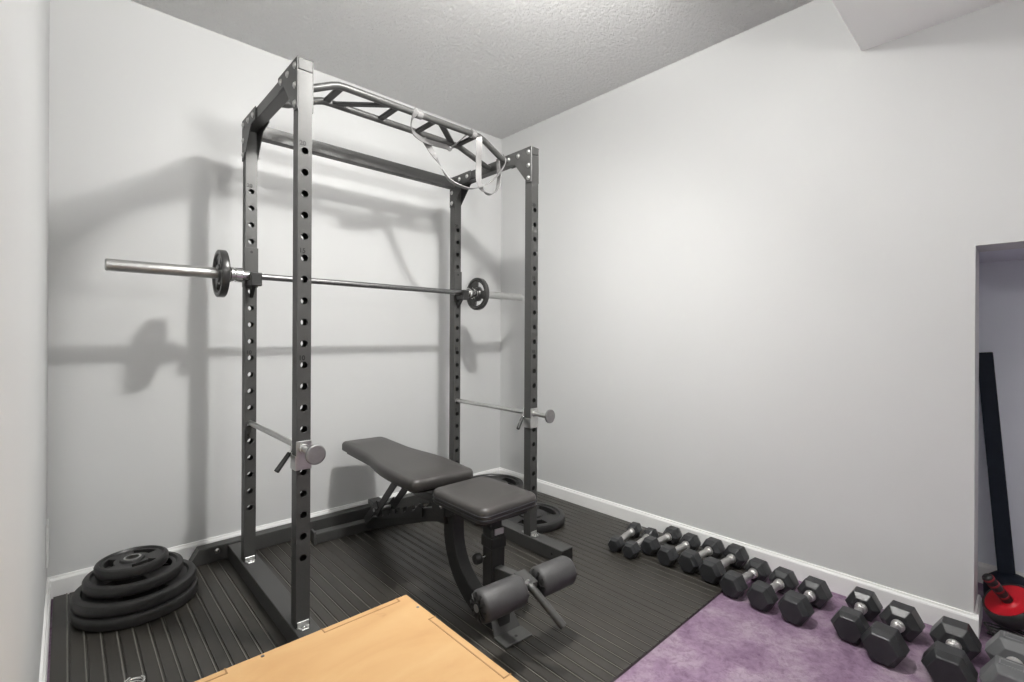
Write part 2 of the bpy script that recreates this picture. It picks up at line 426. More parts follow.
for sx in 'lr':
    for sy in 'fb':
        x0, y0 = PX[sx], PY[sy]
        u = link('upright', upright_bm(x0, y0), M['rack'], rack)
        for i, t in ((4, '5'), (9, '10'), (14, '15'), (19, '20')):
            number(t, x0 + .016, y0 - .0004, HZ[i] + .018, u)
        # top cap
        bm = new(); box2(bm, (x0 - .001, y0 - .001, PTOP + .002), (x0 + PW + .001, y0 + PW + .001, 2.10)); link('top_cap', bm, M['rack'], rack, bevel=.003)
        # gusset plate on the outer side
        gx = x0 - .0045 if sx == 'l' else x0 + PW; ys = y0 if sy == 'f' else y0 + PW; d = 1 if sy == 'f' else -1
        bm = new(); prism(bm, [(ys, 2.101), (ys, 1.915), (ys + d * .030, 1.915), (ys + d * .145, 2.045), (ys + d * .21, 2.045), (ys + d * .21, 2.101)], gx, gx + .0045, YZ)
        g = link('gusset_plate', bm, M['rack'], rack, bevel=.001, seg=1)
        nx = -1 if sx == 'l' else 1; bx = gx if sx == 'l' else gx + .0045
        for yy, zz in ((.022, 2.075), (.022, 2.005), (.022, 1.940), (.10, 2.073), (.175, 2.073)):
            bm = new(); bolt(bm, (bx, ys + d * yy, zz), (nx, 0, 0)); link('bolt', bm, M['zinc'], g, smooth=50)
        # gusset on the inner side, visible on the right-hand uprights
        gx = x0 + PW if sx == 'l' else x0 - .0045
        bm = new(); prism(bm, [(ys, 2.101), (ys, 1.915), (ys + d * .030, 1.915), (ys + d * .125, 2.030), (ys + d * .21, 2.045), (ys + d * .21, 2.101)], gx, gx + .0045, YZ)
        g = link('gusset_plate', bm, M['rack'], rack, bevel=.001, seg=1)
        nx = 1 if sx == 'l' else -1; bx = gx + .0045 if sx == 'l' else gx
        for yy, zz in ((.022, 2.075), (.022, 2.005), (.022, 1.940), (.10, 2.073), (.175, 2.073)):
            bm = new(); bolt(bm, (bx, ys + d * yy, zz), (nx, 0, 0)); link('bolt', bm, M['zinc'], g, smooth=50)
        # chrome feet brackets
        for d in ((-1, 1)):
            yb = y0 if d < 0 else y0 + PW
            bm = new(); box2(bm, (x0 + .004, yb, RZ), (x0 + PW - .004, yb + d * .005, RZ + .022)); 
            pts = [(x0 + .002, 0), (x0 + PW - .002, 0), (x0 + PW - .012, .034), (x0 + .012, .034)]
            prism(bm, [(a, yb + d * b * .78) for a, b in pts], RZ, RZ + .004)
            f = link('foot_bracket', bm, M['zinc'], rack, bevel=.001, seg=1)
            bm = new(); bolt(bm, (x0 + PW / 2, yb + d * .014, RZ + .004), (0, 0, 1), .008); link('bolt', bm, M['chrome'], f, smooth=50)
    # floor rail and top side beam
    xa = PX[sx] - .008
    bm = new(); box2(bm, (xa, 1.535, MZ), (xa + .076, 2.69, RZ)); r = link('base_rail', bm, M['rack'], rack, bevel=.003)
    bm = new(); box2(bm, (xa - .0, 1.531, MZ), (xa + .076, 1.536, RZ - .001)); link('end_cap', bm, M['plastic'], r, bevel=.001)
    bm = new(); cyl(bm, (xa - .0008, 1.60, .045), (xa + .001, 1.60, .045), .006); link('pin_hole', bm, M['ink'], r)
    x0 = PX[sx]
    bm = new(); box2(bm, (x0 + .001, PY['f'] + .03, 2.047), (x0 + PW - .001, PY['b'] + .02, 2.098)); link('top_side_beam', bm, M['rack'], rack, bevel=.003)
# rear floor beam with slanted ends
bm = new(); prism(bm, [(.425, MZ), (1.985, MZ), (1.955, .088), (.470, .088)], -2.752, -2.692, XZ)
r = link('rear_floor_beam', bm, M['rack'], rack, bevel=.003)
for x in (.545, 1.88):
    bm = new(); bolt(bm, (x, 2.692, .064), (0, -1, 0), .011); link('bolt', bm, M['chrome'], r, smooth=50)
# rear top beam
bm = new(); box2(bm, (PX['l'] + PW, 2.432, 2.030), (PX['r'], 2.478, 2.090)); link('rear_top_beam', bm, M['rack'], rack, bevel=.003)
# multi-grip pull-up bar
TR = .0155
pb = None
bm = new()
for ya, ye, ze in ((1.962, 1.967, 2.078), (2.140, 2.098, 2.068)):
    pts = [(.646, ye, ze), (.670, ye, ze + .004)] + [(.80, ya, 2.145), (.83, ya, 2.155), (.86, ya, 2.157)] + [(1.207, ya, 2.157)] + [(1.55, ya, 2.157), (1.58, ya, 2.155), (1.61, ya, 2.145)] + [(1.74, ye, ze + .004), (1.765, ye, ze)]
    tube(bm, pts, TR, 18)
pb = link('pull_up_bar', bm, M['rack'], rack, smooth=60)
def strut(a, b):
    bm = new(); a, b = Vector((*a, 2.157)), Vector((*b, 2.157)); d = (b - a)
    add_box(bm, (a + b) / 2, (d.length, .030, .012), Matrix.Rotation(math.atan2(d.y, d.x), 3, 'Z'))
    link('grip_strut', bm, M['rack_dark'], pb, bevel=.003)
YA, YBb = 1.962, 2.140
for a, b in (((.845, YA), (.845, YBb)), ((.875, YBb), (1.085, YA)), ((1.105, YA), (1.105, YBb)), ((1.31, YA), (1.31, YBb)), ((1.335, YA), (1.535, YBb)), ((1.565, YA), (1.565, YBb))):
    strut(a, b)
# J-hooks on the rear uprights
for sx in 'lr':
    x0 = PX[sx]; yf = PY['b']
    bm = new(); box2(bm, (x0 - .004, yf - .006, 1.335), (x0 + PW + .004, yf - .0002, 1.515))
    for xx in (x0 - .004, x0 + PW): box2(bm, (xx, yf - .006, 1.335), (xx + .004, yf + .04, 1.40))
    j = link('j_hook', bm, M['rack'], rack, bevel=.0015)
    bm = new(); box2(bm, (x0 + .006, yf - .082, 1.338), (x0 + PW - .006, yf - .006, 1.362)); box2(bm, (x0 + .002, yf - .090, 1.335), (x0 + PW - .002, yf - .066, 1.395))
    prism(bm, [(yf - .006, 1.338), (yf - .006, 1.285), (yf - .05, 1.338)], x0 + .016, x0 + PW - .016, YZ)
    link('hook_arm', bm, M['plastic'], j, bevel=.003)
    bm = new(); cyl(bm, (x0 + PW / 2, yf - .0065, 1.495), (x0 + PW / 2, yf - .004, 1.495), .006); link('pin_hole', bm, M['ink'], j)
# safety pins: a pipe each side, with front bracket, disc and sprung grip
for sx in 'lr':
    x = PX[sx] + PW / 2; z = .713
    bm = new(); cyl(bm, (x, 2.49, z), (x, 1.652, z), .0115); s = link('safety_pin', bm, M['zinc'], rack, smooth=40)
    bm = new(); lathe(bm, [(0, .030), (.002, .034), (.010, .034), (.012, .030)], Matrix.Translation((x, 1.640, z)) @ axis_rot((0, 1, 0)), n=36); link('end_disc', bm, M['greymetal'], s, smooth=15)
    y0 = PY['f']
    bm = new(); box2(bm, (x - .027, y0 - .006, .640), (x + .0262, y0 - .0003, .742))
    box2(bm, (x - .031, y0 - .006, .640), (x - .0258, y0 + .045, .690)); cyl(bm, (x, y0 - .012, z), (x, y0 - .004, z), .018)
    link('pin_bracket', bm, M['zinc'], s, bevel=.0015)
    la = Vector((x - .025, y0 + .054, .700)); lv = Vector((-.055, -.017, -.062))
    bm = new(); tube(bm, smooth_path([(x - .010, y0 + .056, z + .034), (x - .020, y0 + .056, z + .016), la, la + lv * .18], 5), .0035, 10); h = link('lever', bm, M['chrome'], s, smooth=60)
    bm = new(); cyl(bm, la + lv * .10, la + lv, .0080, .0092); link('lever_grip', bm, M['plastic'], h, smooth=40, bevel=.002)

# ------------------------------------------------------------------ barbell and its two small plates
BY, BZ = 2.385, 1.381
bar = tag(empty('barbell', (1.204, BY, BZ)), 'long steel barbell resting in the hooks of the power rack', 'barbell')
AX = Matrix.Translation((0, BY, BZ)) @ Matrix.Rotation(PI / 2, 4, 'Y')
bm = new(); lathe(bm, [(.60, .0142), (1.81, .0142)], AX, 24); link('shaft', bm, M['darksteel'], bar, smooth=40)
for s, x0, x1 in ((1, .108, .574), (-1, 2.300, 1.834)):
    d = s
    bm = new(); lathe(bm, [(x0, .0195), (x0 + d * .004, .0235), (x1 - d * .05, .0235)], AX, 32); sl = link('sleeve', bm, M['steel'], bar, smooth=35)
    bm = new(); lathe(bm, [(x1 - d * .05, .030), (x1 - d * .047, .034), (x1 - d * .038, .034), (x1 - d * .035, .028), (x1 - d * .030, .028), (x1 - d * .028, .033), (x1 - d * .003, .033), (x1, .030), (x1 + d * .0005, .022), (x1 + d * .03, .020)], AX, 32)
    link('collar', bm, M['chrome'], bar, smooth=35)

def plate_bm(R, t, hole, slots, hub, r2, r3, slot_half, rim, web, depth_rim=None, nseg=96, lobes=0, edge=.006):
    """weight plate about local z, centred on z=0: hub, web with hand holes, raised rim"""
    bm = new()
    radii = [(hole, t / 2), (hole + .003, t / 2), (hub - .004, t / 2), (hub, web / 2), (r2, web / 2), (r3, web / 2), (rim, web / 2), (rim + .006, t / 2), (R - edge, t / 2), (R - edge * .35, t / 2 - edge * .35), (R, t / 2 - edge)]
    def rad(r, a, i):
        return r
    V = {}
    for side in (1, -1):
        for i, (r, z) in enumerate(radii):
            for k in range(nseg):
                a = 2 * PI * k / nseg
                V[side, i, k] = bm.verts.new((r * math.cos(a), r * math.sin(a), side * z))
    def is_slot(k):
        a = 360 * (k + .5) / nseg
        return any(abs((a - s + 180) % 360 - 180) < slot_half for s in slots)
    i2 = 4
    for k in range(nseg):
        j = (k + 1) % nseg
        for side in (1, -1):
            for i in range(len(radii) - 1):
                if i == i2 and is_slot(k): continue
                f = (V[side, i, k], V[side, i, j], V[side, i + 1, j], V[side, i + 1, k])
                bm.faces.new(f if side > 0 else f[::-1])
        bm.faces.new((V[1, 0, j], V[1, 0, k], V[-1, 0, k], V[-1, 0, j]))
        L = len(radii) - 1
        bm.faces.new((V[1, L, k], V[1, L, j], V[-1, L, j], V[-1, L, k]))
        if is_slot(k):
            bm.faces.new((V[1, i2, j], V[1, i2, k], V[-1, i2, k], V[-1, i2, j]))
            bm.faces.new((V[1, i2 + 1, k], V[1, i2 + 1, j], V[-1, i2 + 1, j], V[-1, i2 + 1, k]))
            if not is_slot((k - 1) % nseg): bm.faces.new((V[1, i2, k], V[1, i2 + 1, k], V[-1, i2 + 1, k], V[-1, i2, k]))
            if not is_slot(j): bm.faces.new((V[1, i2 + 1, j], V[1, i2, j], V[-1, i2, j], V[-1, i2 + 1, j]))
    return bm

def add_plate(name, R, t, loc, rot, mat, label, cat='weight plate', group=None, slots=(90, 210, 330), sh=34, hole=.0265, collar_mat='zinc', small=False):
    if small: bm = plate_bm(R, t, hole, slots, R * .40, R * .46, R * .74, sh, R * .80, t * .5, edge=.004)
    else: bm = plate_bm(R, t, hole, slots, R * .36, R * .50, R * .76, sh, R * .84, t * .62, edge=.010)
    root = empty(name, (0, 0, 0), mat=Matrix.Translation(Vector(loc)) @ rot)
    tag(root, label, cat, group)
    link('disc', bm, mat, root, smooth=32, local=True)
    bm = new(); n = 40
    lathe(bm, [(-t / 2 - .0005, hole - .0035), (-t / 2 - .0005, hole + .003), (t / 2 + .0005, hole + .003), (t / 2 + .0005, hole - .0035), (-t / 2 - .0005, hole - .0035)], None, n, False)
    link('bore_ring', bm, M[collar_mat], root, smooth=32, local=True)
    return root
RY = Matrix.Rotation(PI / 2, 4, 'Y')
add_plate('weight_plate', .1025, .030, (.492, BY, BZ), Matrix.Rotation(.5, 4, 'X') @ RY, M['iron'], 'small dark iron weight plate on the left sleeve of the barbell', group=None, sh=36, small=True, collar_mat='iron')
add_plate('weight_plate', .1025, .030, (1.912, BY, BZ), Matrix.Rotation(.15, 4, 'X') @ RY, M['iron'], 'small dark iron weight plate on the barbell sleeve nearest the room corner', group=None, sh=36, small=True, collar_mat='iron')

# ------------------------------------------------------------------ plates on the floor
T = lambda a, rx=0, ry=0: Matrix.Rotation(rx, 4, 'X') @ Matrix.Rotation(ry, 4, 'Y') @ Matrix.Rotation(a, 4, 'Z')
grp = 'stack of weight plates by the left wall'
add_plate('weight_plate', .206, .046, (.223, 2.492, MZ + .024), T(.3), M['rubber'], 'largest black rubber weight plate, lying on the mat at the bottom of the stack', group=grp)
add_plate('weight_plate', .203, .046, (.220, 2.498, MZ + .072), T(1.1), M['rubber'], 'big black weight plate lying second from the bottom of the stack', group=grp)
add_plate('weight_plate', .165, .044, (.214, 2.513, MZ + .118), T(.7), M['rubber'], 'medium black weight plate just under the top plate of the stack', group=grp)
add_plate('weight_plate', .122, .042, (.206, 2.524, MZ + .162), T(1.45), M['rubber'], 'smallest black weight plate with three hand holes, on top of the stack', group=grp, sh=30)
grp = 'weight plates on the mat behind the bench'
add_plate('weight_plate', .205, .045, (2.045, 2.035, MZ + .023), T(.35), M['rubber'], 'big black weight plate lying on the mat beside the right front upright', group=grp)
add_plate('weight_plate', .222, .045, (2.190, 2.535, MZ + .023), T(1.0), M['rubber'], 'black weight plate lying on the mat in the room corner, underneath another plate', group=grp)
add_plate('weight_plate', .215, .045, (2.165, 2.525, MZ + .070), T(.2), M['rubber'], 'black weight plate in the room corner behind the bench, on top of another plate', group=grp)

# ------------------------------------------------------------------ adjustable bench
BA = math.radians(-4.0)
bench = tag(empty('weight_bench', (1.183, 1.262, MZ), BA), 'black padded adjustable weight bench with leg rollers, standing inside the rack', 'weight bench')
BM = Matrix.Translation((1.183, 1.262, 0)) @ Matrix.Rotation(BA, 4, 'Z')
def bpart(name, bm, mat, parent=None, **kw):
    bm.transform(BM); return link(name, bm, mat, parent or bench, **kw)
def pad(bm, outline, z0, z1, crown=.004):
    """upholstered pad: rounded edges and a slightly crowned top"""
    n = len(outline); c = Vector((sum(p[0] for p in outline) / n, sum(p[1] for p in outline) / n))
    prof = []
    h = z1 - z0; r = .020
    prof.append((0, z0, .000))
    rings = []
    levels = [(.004, z0), (0, z0 + .004), (0, z1 - r)] + [(r * (1 - math.cos(a)), z1 - r + r * math.sin(a)) for a in (PI / 8, PI / 4, 3 * PI / 8, PI / 2 * .97)]
    P = [Vector(p) for p in outline]
    N = []
    for i in range(n):
        t = (P[(i + 1) % n] - P[i - 1]).normalized(); N.append(Vector((-t.y, t.x)))
    area = sum(P[i].x * P[(i + 1) % n].y - P[(i + 1) % n].x * P[i].y for i in range(n))
    sg = 1 if area > 0 else -1
    for ins, z in levels:
        rings.append([bm.verts.new((*(P[i] + N[i] * sg * ins), z)) for i in range(n)])
    # crowned inner ring
    inner = []
    for i in range(n):
        p = P[i] + N[i] * sg * r; p = c + (p - c) * .72
        inner.append(bm.verts.new((p.x, p.y, z1 + crown)))
    rings.append(inner)
    for a, b in zip(rings, rings[1:]):
        for k in range(n): bm.faces.new((a[k], a[(k + 1) % n], b[(k + 1) % n], b[k]))
    bm.faces.new(list(reversed(rings[0]))); bm.faces.new(rings[-1])
# seat
so = rounded([(-.131, .048), (.163, .048), (.163, .392), (-.121, .392)], .045, 8)
ca, sa = math.cos(math.radians(5)), math.sin(math.radians(5))
turn = lambda p: (.021 + (p[0] - .016) * ca - (p[1] - .228) * sa, .228 + (p[0] - .016) * sa + (p[1] - .228) * ca)
so = [turn(p) for p in so]
bm = new(); pad(bm, so, .447, .502); seat = bpart('seat', bm, M['vinyl'], smooth=50)
bm = new()
for z in (.460, .474):
    ring = [(x * 1.006, (y - .22) * 1.006 + .22, z) for x, y in so]; ring.append(ring[0]); tube(bm, ring, .0022, 8)
bpart('piping', bm, M['vinyl_seam'], seat, smooth=60)
bm = new(); prism(bm, rounded([(-.105, .07), (.14, .07), (.14, .37), (-.095, .37)], .03), .433, .446); bpart('seat_board', bm, M['plastic'], seat)
# back pad
def hw(y):                                             # half width of the pad along its length
    k = min(max((1.08 - y) / (1.08 - .74), 0), 1); k = k * k * (3 - 2 * k)
    return .124 + .038 * k - .006 * max(0, (.70 - y) / .22)
ys = [.468 + (1.41 - .468) * i / 26 for i in range(27)]
bo = [(-hw(ys[0]) - .003, ys[0]), (hw(ys[0]) + .001, ys[0])] + [(hw(y) + .001, y) for y in ys[2:-2]] + [(hw(ys[-1]) - .006, ys[-1]), (-hw(ys[-1]) - .006, ys[-1])] + [(-hw(y) - .006, y) for y in reversed(ys[2:-2])]
nb = len(bo); bo = rounded(bo, [.045 if i in (0, 1, nb // 2, nb // 2 + 1) else 0 for i in range(nb)], 8)
bm = new(); pad(bm, bo, .463, .512, .003); back = bpart('backrest', bm, M['vinyl'], smooth=50)
bm = new(); prism(bm, [(x * .86, (y - .91) * .94 + .91) for x, y in bo], .448, .464); bpart('pad_board', bm, M['plastic'], back)
# frame
def lp(*pts): return [Vector(p) for p in pts]
bm = new(); sweep(bm, lp((0, 1.31, .052), (0, 1.22, .076), (0, .60, .305), (0, .50, .335), (0, .44, .340)), rect(.05, .06)); spine = bpart('spine', bm, M['rack_dark'], bevel=.004)
bm = new(); box2(bm, (-.302, 1.28, MZ), (.33, 1.335, .066)); rf = bpart('rear_foot', bm, M['rack'], bevel=.004)
for s in (-1, 1):
    bm = new(); prism(bm, [(1.27, MZ), (1.345, MZ), (1.338, .078), (1.277, .078)], (.335 if s > 0 else -.307) - .006, (.335 if s > 0 else -.307) + .006, YZ); bpart('end_cap', bm, M['rack'], rf, bevel=.002)
# curved front leg
pts = smooth_path([(.018, .425, .432), (.018, .432, .33), (.018, .422, .23), (.018, .370, .135), (.018, .275, .070), (.018, .17, .046), (.018, .07, .045)], 6)
bm = new(); sweep(bm, pts, rect(.055, .082), up=(0, 1, 0)); fl = bpart('front_leg', bm, M['rack_dark'], bevel=.005)
bm = new(); prism(bm, [(.445, .345), (.455, .445), (.30, .445), (.315, .40), (.36, .375), (.40, .355)], -.034, -.028, YZ); prism(bm, [(.445, .345), (.455, .445), (.30, .445), (.315, .40), (.36, .375), (.40, .355)], .028, .034, YZ)
bpart('seat_bracket', bm, M['rack_dark'], bevel=.001)
bm = new(); box2(bm, (-.040, -.010, MZ), (.085, .065, MZ + .006))
prism(bm, [(-.038, 0), (.083, 0), (.050, .135), (-.036, .135)], -.003, .003, Matrix.Translation((0, .062, MZ + .003)) @ Matrix.Rotation(math.radians(66), 4, 'X'))
ff = bpart('foot_plate', bm, M['rack'], bevel=.002)
for x in (.03,):
    bm = new(); cyl(bm, (x, .020, MZ + .005), (x, .020, MZ + .0068), .006); bpart('bolt_hole', bm, M['ink'], ff)
# seat beam, leg roller post with sleeve, label plate and knob
bm = new(); box2(bm, (-.025, .10, .385), (.025, .46, .433)); bpart('seat_beam', bm, M['rack_dark'], bevel=.004)
bm = new(); box2(bm, (-.032, .088, .17), (.030, .148, .40)); post = bpart('roller_post', bm, M['rack_dark'], bevel=.004)
bm = new(); box2(bm, (-.036, .083, .325), (.034, .153, .366)); bpart('sleeve', bm, M['plastic'], post, bevel=.004)
bm = new(); box2(bm, (-.020, .0835, .377), (.020, .0885, .400)); bpart('label_plate', bm, M['zinc'], post, bevel=.001)
bm = new(); cyl(bm, (-.036, .12, .295), (-.062, .12, .295), .008); kn = bpart('knob_stem', bm, M['chrome'], post, smooth=40)
bm = new(); lathe(bm, [(0, .016), (.004, .020), (.022, .020), (.027, .016), (.027, .007)], Matrix.Translation((-.060, .12, .295)) @ axis_rot((-1, 0, 0)), 20); bpart('knob', bm, M['plastic'], kn, smooth=40)
# roller arm and rollers
RC = Vector((-.002, -.085, .254))
bm = new(); sweep(bm, lp((RC.x, .10, .235), (RC.x, -.02, .25), (RC.x, -.075, .25)), rect(.034, .045)); add_box(bm, (RC.x, -.070, .278), (.05, .075, .005), Matrix.Rotation(.2, 3, 'X')); arm = bpart('roller_arm', bm, M['rack'], bevel=.003)
bm = new(); cyl(bm, RC - Vector((.220, 0, 0)), RC + Vector((.200, 0, 0)), .0125); bpart('roller_axle', bm, M['zinc'], arm, smooth=40)
for s, a, b in ((-1, -.212, -.036), (1, .034, .194)):
    prof = [(a, .016), (a, .040), (a + .004, .047), (a + .013, .0515), (b - .013, .0515), (b - .004, .047), (b, .040), (b, .016)]
    bm = new(); lathe(bm, prof, Matrix.Translation(RC) @ Matrix.Rotation(PI / 2, 4, 'Y'), 40); ro = bpart('foam_roller', bm, M['foam'], smooth=50)
    for e, dd in ((a, -1), (b, 1)):
        bm = new()
        for k in range(10):
            an = 2 * PI * k / 10; c, sn = math.cos(an), math.sin(an)
            p0 = RC + Vector((e + dd * .002, c * .018, sn * .018)); p1 = RC + Vector((e + dd * .004, c * .032, sn * .032)); p2 = RC + Vector((e - dd * .002, c * .045, sn * .045))
            sweep(bm, [p0, p1, p2], rect(.007, .004), up=(1, 0, 0))
        cyl(bm, RC + Vector((e, 0, 0)), RC + Vector((e + dd * .006, 0, 0)), .018)
        bpart('end_cap', bm, M['plastic'], ro, smooth=30)
bm = new(); tube(bm, smooth_path([(RC.x - .010, -.075, .262), (RC.x - .008, -.098, .262), (RC.x - .004, -.112, .256), (RC.x + .004, -.130, .240), (RC.x + .020, -.175, .202), (RC.x + .038, -.218, .163)], 6), .0135, 18)
bpart('weight_peg', bm, M['rack'], smooth=60)
bm = new(); lathe(bm, [(0, .016), (.002, .019), (.012, .019), (.014, .015)], Matrix.Translation((RC.x - .010, -.086, .262)) @ axis_rot((.1, -1, .0)), 24); bpart('peg_collar', bm, M['zinc'], smooth=40)
# back-pad supports, notched ladder and rear bracket
for s in (-1, 1):
    bm = new(); a = Vector((s * .044, .82, .44)); b = Vector((s * .044, 1.11, .170)); d = b - a
    add_box(bm, (a + b) / 2, (.007, d.length, .042), Matrix.Rotation(math.atan2(d.z, d.y), 3, 'X')); bpart('support_strut', bm, M['rack_dark'], bevel=.002)
    bm = new(); a = Vector((s * .048, 1.08, .225)); b = Vector((s * .048, 1.245, .085)); d = b - a
    add_box(bm, (a + b) / 2, (.007, d.length, .042), Matrix.Rotation(math.atan2(d.z, d.y), 3, 'X')); bpart('lower_link', bm, M['rack_dark'], bevel=.002)
    bm = new(); prof = [(1.13, .130)]
    for k in range(5):
        y = 1.10 - k * .085; z = .150 + (1.10 - y) * .37
        prof += [(y, z + .022), (y - .030, z + .036), (y - .034, z + .012), (y - .055, z + .018)]
    prof += [(.66, .335), (.62, .33), (.62, .29)]
    prism(bm, prof, s * .031 - .003, s * .031 + .003, YZ); bpart('notched_ladder', bm, M['rack_dark'], bevel=.001, seg=1)
bm = new(); cyl(bm, (-.055, 1.115, .185), (.055, 1.115, .185), .010); bpart('cross_pin', bm, M['zinc'], smooth=40)
bm = new(); box2(bm, (-.052, 1.12, .198), (.010, 1.20, .222)); bpart('link_cover', bm, M['rack_dark'], bevel=.002)
bm = new(); sweep(bm, lp((0, .47, .405), (0, .70, .375), (0, .86, .42)), rect(.045, .035)); bpart('pad_support_arm', bm, M['rack_dark'], bevel=.003)
bm = new(); box2(bm, (-.040, .42, .345), (-.030, .52, .44)); box2(bm, (.030, .42, .345), (.040, .52, .44)); hg = bpart('hinge_plate', bm, M['rack_dark'], bevel=.002)
for y, z in ((.485, .415), (.44, .39)):
    bm = new(); bolt(bm, (-.040, y, z), (-1, 0, 0), .008); bpart('bolt', bm, M['chrome'], hg, smooth=50)

# ------------------------------------------------------------------ plywood plyo box
BX0, BX1, BY0, BY1, BH = .105, .686, .44, 1.160, .41
pbx = tag(empty('plywood_box', ((BX0 + BX1) / 2, (BY0 + BY1) / 2, MZ)), 'pale plywood jump box with a flat top in front of the rack', 'jump box')
th = .018
bm = new(); box2(bm, (BX0, BY0, BH - th), (BX1, BY1, BH)); tp = link('top_panel', bm, M['wood'], pbx, bevel=.0015)
for a, b, holey in (((BX0, BY1 - th, MZ), (BX1, BY1, BH - th), 0), ((BX0, BY0, MZ), (BX1, BY0 + th, BH - th), 0), ((BX0, BY0 + th, MZ), (BX0 + th, BY1 - th, BH - th), 0), ((BX1 - th, BY0 + th, MZ), (BX1, BY1 - th, BH - th), 0)):
    bm = new(); box2(bm, a, b); link('side_panel', bm, M['wood'], pbx, bevel=.001)
# finger joints showing on the top: tongue outlines
def groove(bm, x0, y0, x1, y1, w=.0030):
    box2(bm, (min(x0, x1) - w / 2, min(y0, y1) - w / 2, BH - .002), (max(x0, x1) + w / 2, max(y0, y1) + w / 2, BH + .0007))
bm = new(); groove(bm, .455, BY1 - th, .655, BY1 - th); groove(bm, .455, BY1 - th, .455, BY1); groove(bm, .655, BY1 - th, .655, BY1)
link('finger_joint', bm, M['wood_edge'], tp)
bm = new(); groove(bm, .15, BY1 - th, .25, BY1 - th); groove(bm, .25, BY1 - th, .25, BY1)
link('finger_joint', bm, M['wood_edge'], tp)
bm = new(); groove(bm, BX1 - th, .74, BX1 - th, 1.02); groove(bm, BX1 - th, 1.02, BX1, 1.02); groove(bm, BX1 - th, .74, BX1, .74)
link('finger_joint', bm, M['wood_edge'], tp)
for x, y in ((.321, 1.150), (.676, 1.085), (.676, .70), (.15, 1.150)):
    bm = new(); cyl(bm, (x, y, BH - .001), (x, y, BH + .0006), .004, n=12); link('screw', bm, M['darksteel'], tp)

# ------------------------------------------------------------------ spring collar on the mat
root = tag(empty('barbell_collar', (.155, 1.885, MZ)), 'chrome spring barbell collar lying on the mat by the plywood box', 'barbell collar')
bm = new(); pts = []
for k in range(73):
    a = 2 * PI * k / 24 + .6; pts.append((.155 + .030 * math.cos(a), 1.885 + .030 * math.sin(a), MZ + .005 + .0078 * k / 24))
tube(bm, pts, .0038, 10); link('coil', bm, M['chrome'], root, smooth=60)
for a0, zz in ((.6, MZ + .005), (.6 + 1.1, MZ + .028)):
    d = Vector((math.cos(a0 + 2.2), math.sin(a0 + 2.2), 0)); p = Vector((.155 + .030 * math.cos(a0), 1.885 + .030 * math.sin(a0), zz))
    bm = new(); tube(bm, [p, p + d * .03, p + d * .055], .0038, 10); link('handle', bm, M['chrome'], root, smooth=60)

# ------------------------------------------------------------------ hex dumbbells
def hexring(bm, x, r, rot=0):
    R = r / math.cos(PI / 6)
    return [bm.verts.new((x, R * math.cos(PI / 3 * k + rot), R * math.sin(PI / 3 * k + rot))) for k in range(6)]
def head_bm(x0, x1, r):
    """hexagonal head from x0 (handle side) to x1 (outer end), flat side down"""
    bm = new(); d = 1 if x1 > x0 else -1
    L = abs(x1 - x0)
    prof = [(x0, r * .60), (x0 + d * L * .20, r), (x1 - d * L * .27, r), (x1 - d * L * .03, r * .80), (x1, r * .75)]
    rings = [hexring(bm, x, rr) for x, rr in prof]
    for a, b in zip(rings, rings[1:]):
        for k in range(6): bm.faces.new((a[k], a[(k + 1) % 6], b[(k + 1) % 6], b[k]))
    bm.faces.new(rings[0]); bm.faces.new(rings[-1])
    return bm
def dumbbell(front, back, r, L, label, base, mat, group, hr=.0145):
    f, b = Vector(front), Vector(back); c = (f + b) / 2; ang = math.atan2(b.y - f.y, b.x - f.x); half = (b - f).length / 2
    root = tag(empty('hex_dumbbell', (c.x, c.y, base), ang), label, 'dumbbell', group)
    for s in (-1, 1):
        bm = head_bm(s * (half - L / 2), s * (half + L / 2), r); bm.transform(Matrix.Translation((0, 0, r)))
        h = link('head', bm, mat, root, local=True, bevel=.0022, seg=2)
        if mat is M['greyhex']:
            bm = new(); zt = 2 * r + .0004; x0, x1 = s * half - L * .16, s * half + L * .16; w = r * .42
            for a_, b_ in (((x0, -w), (x1, -w)), ((x0, w), (x1, w)), ((x0, -w), (x0, w)), ((x1, -w), (x1, w))):
                box2(bm, (min(a_[0], b_[0]) - .002, min(a_[1], b_[1]) - .002, zt - .002), (max(a_[0], b_[0]) + .002, max(a_[1], b_[1]) + .002, zt + .0012))
            link('raised_frame', bm, M['greyline'], h, local=True)
    e = half - L / 2
    prof = [(-e - .004, hr * 1.45), (-e + .006, hr * 1.45), (-e + .008, hr * .95), (-e + .013, hr * .95), (-e + .015, hr * 1.3), (-e + .021, hr * 1.3), (-e + .024, hr)]
    prof += [(-e * .4, hr * 1.12), (0, hr * 1.2), (e * .4, hr * 1.12)] + [(-x, q) for x, q in reversed(prof)]
    bm = new(); lathe(bm, prof, Matrix.Translation((0, 0, r)) @ Matrix.Rotation(PI / 2, 4, 'Y'), 24)
    link('handle', bm, M['knurl'], root, local=True, smooth=35)
    return root
DG = 'black hex dumbbells lined up along the right wall'
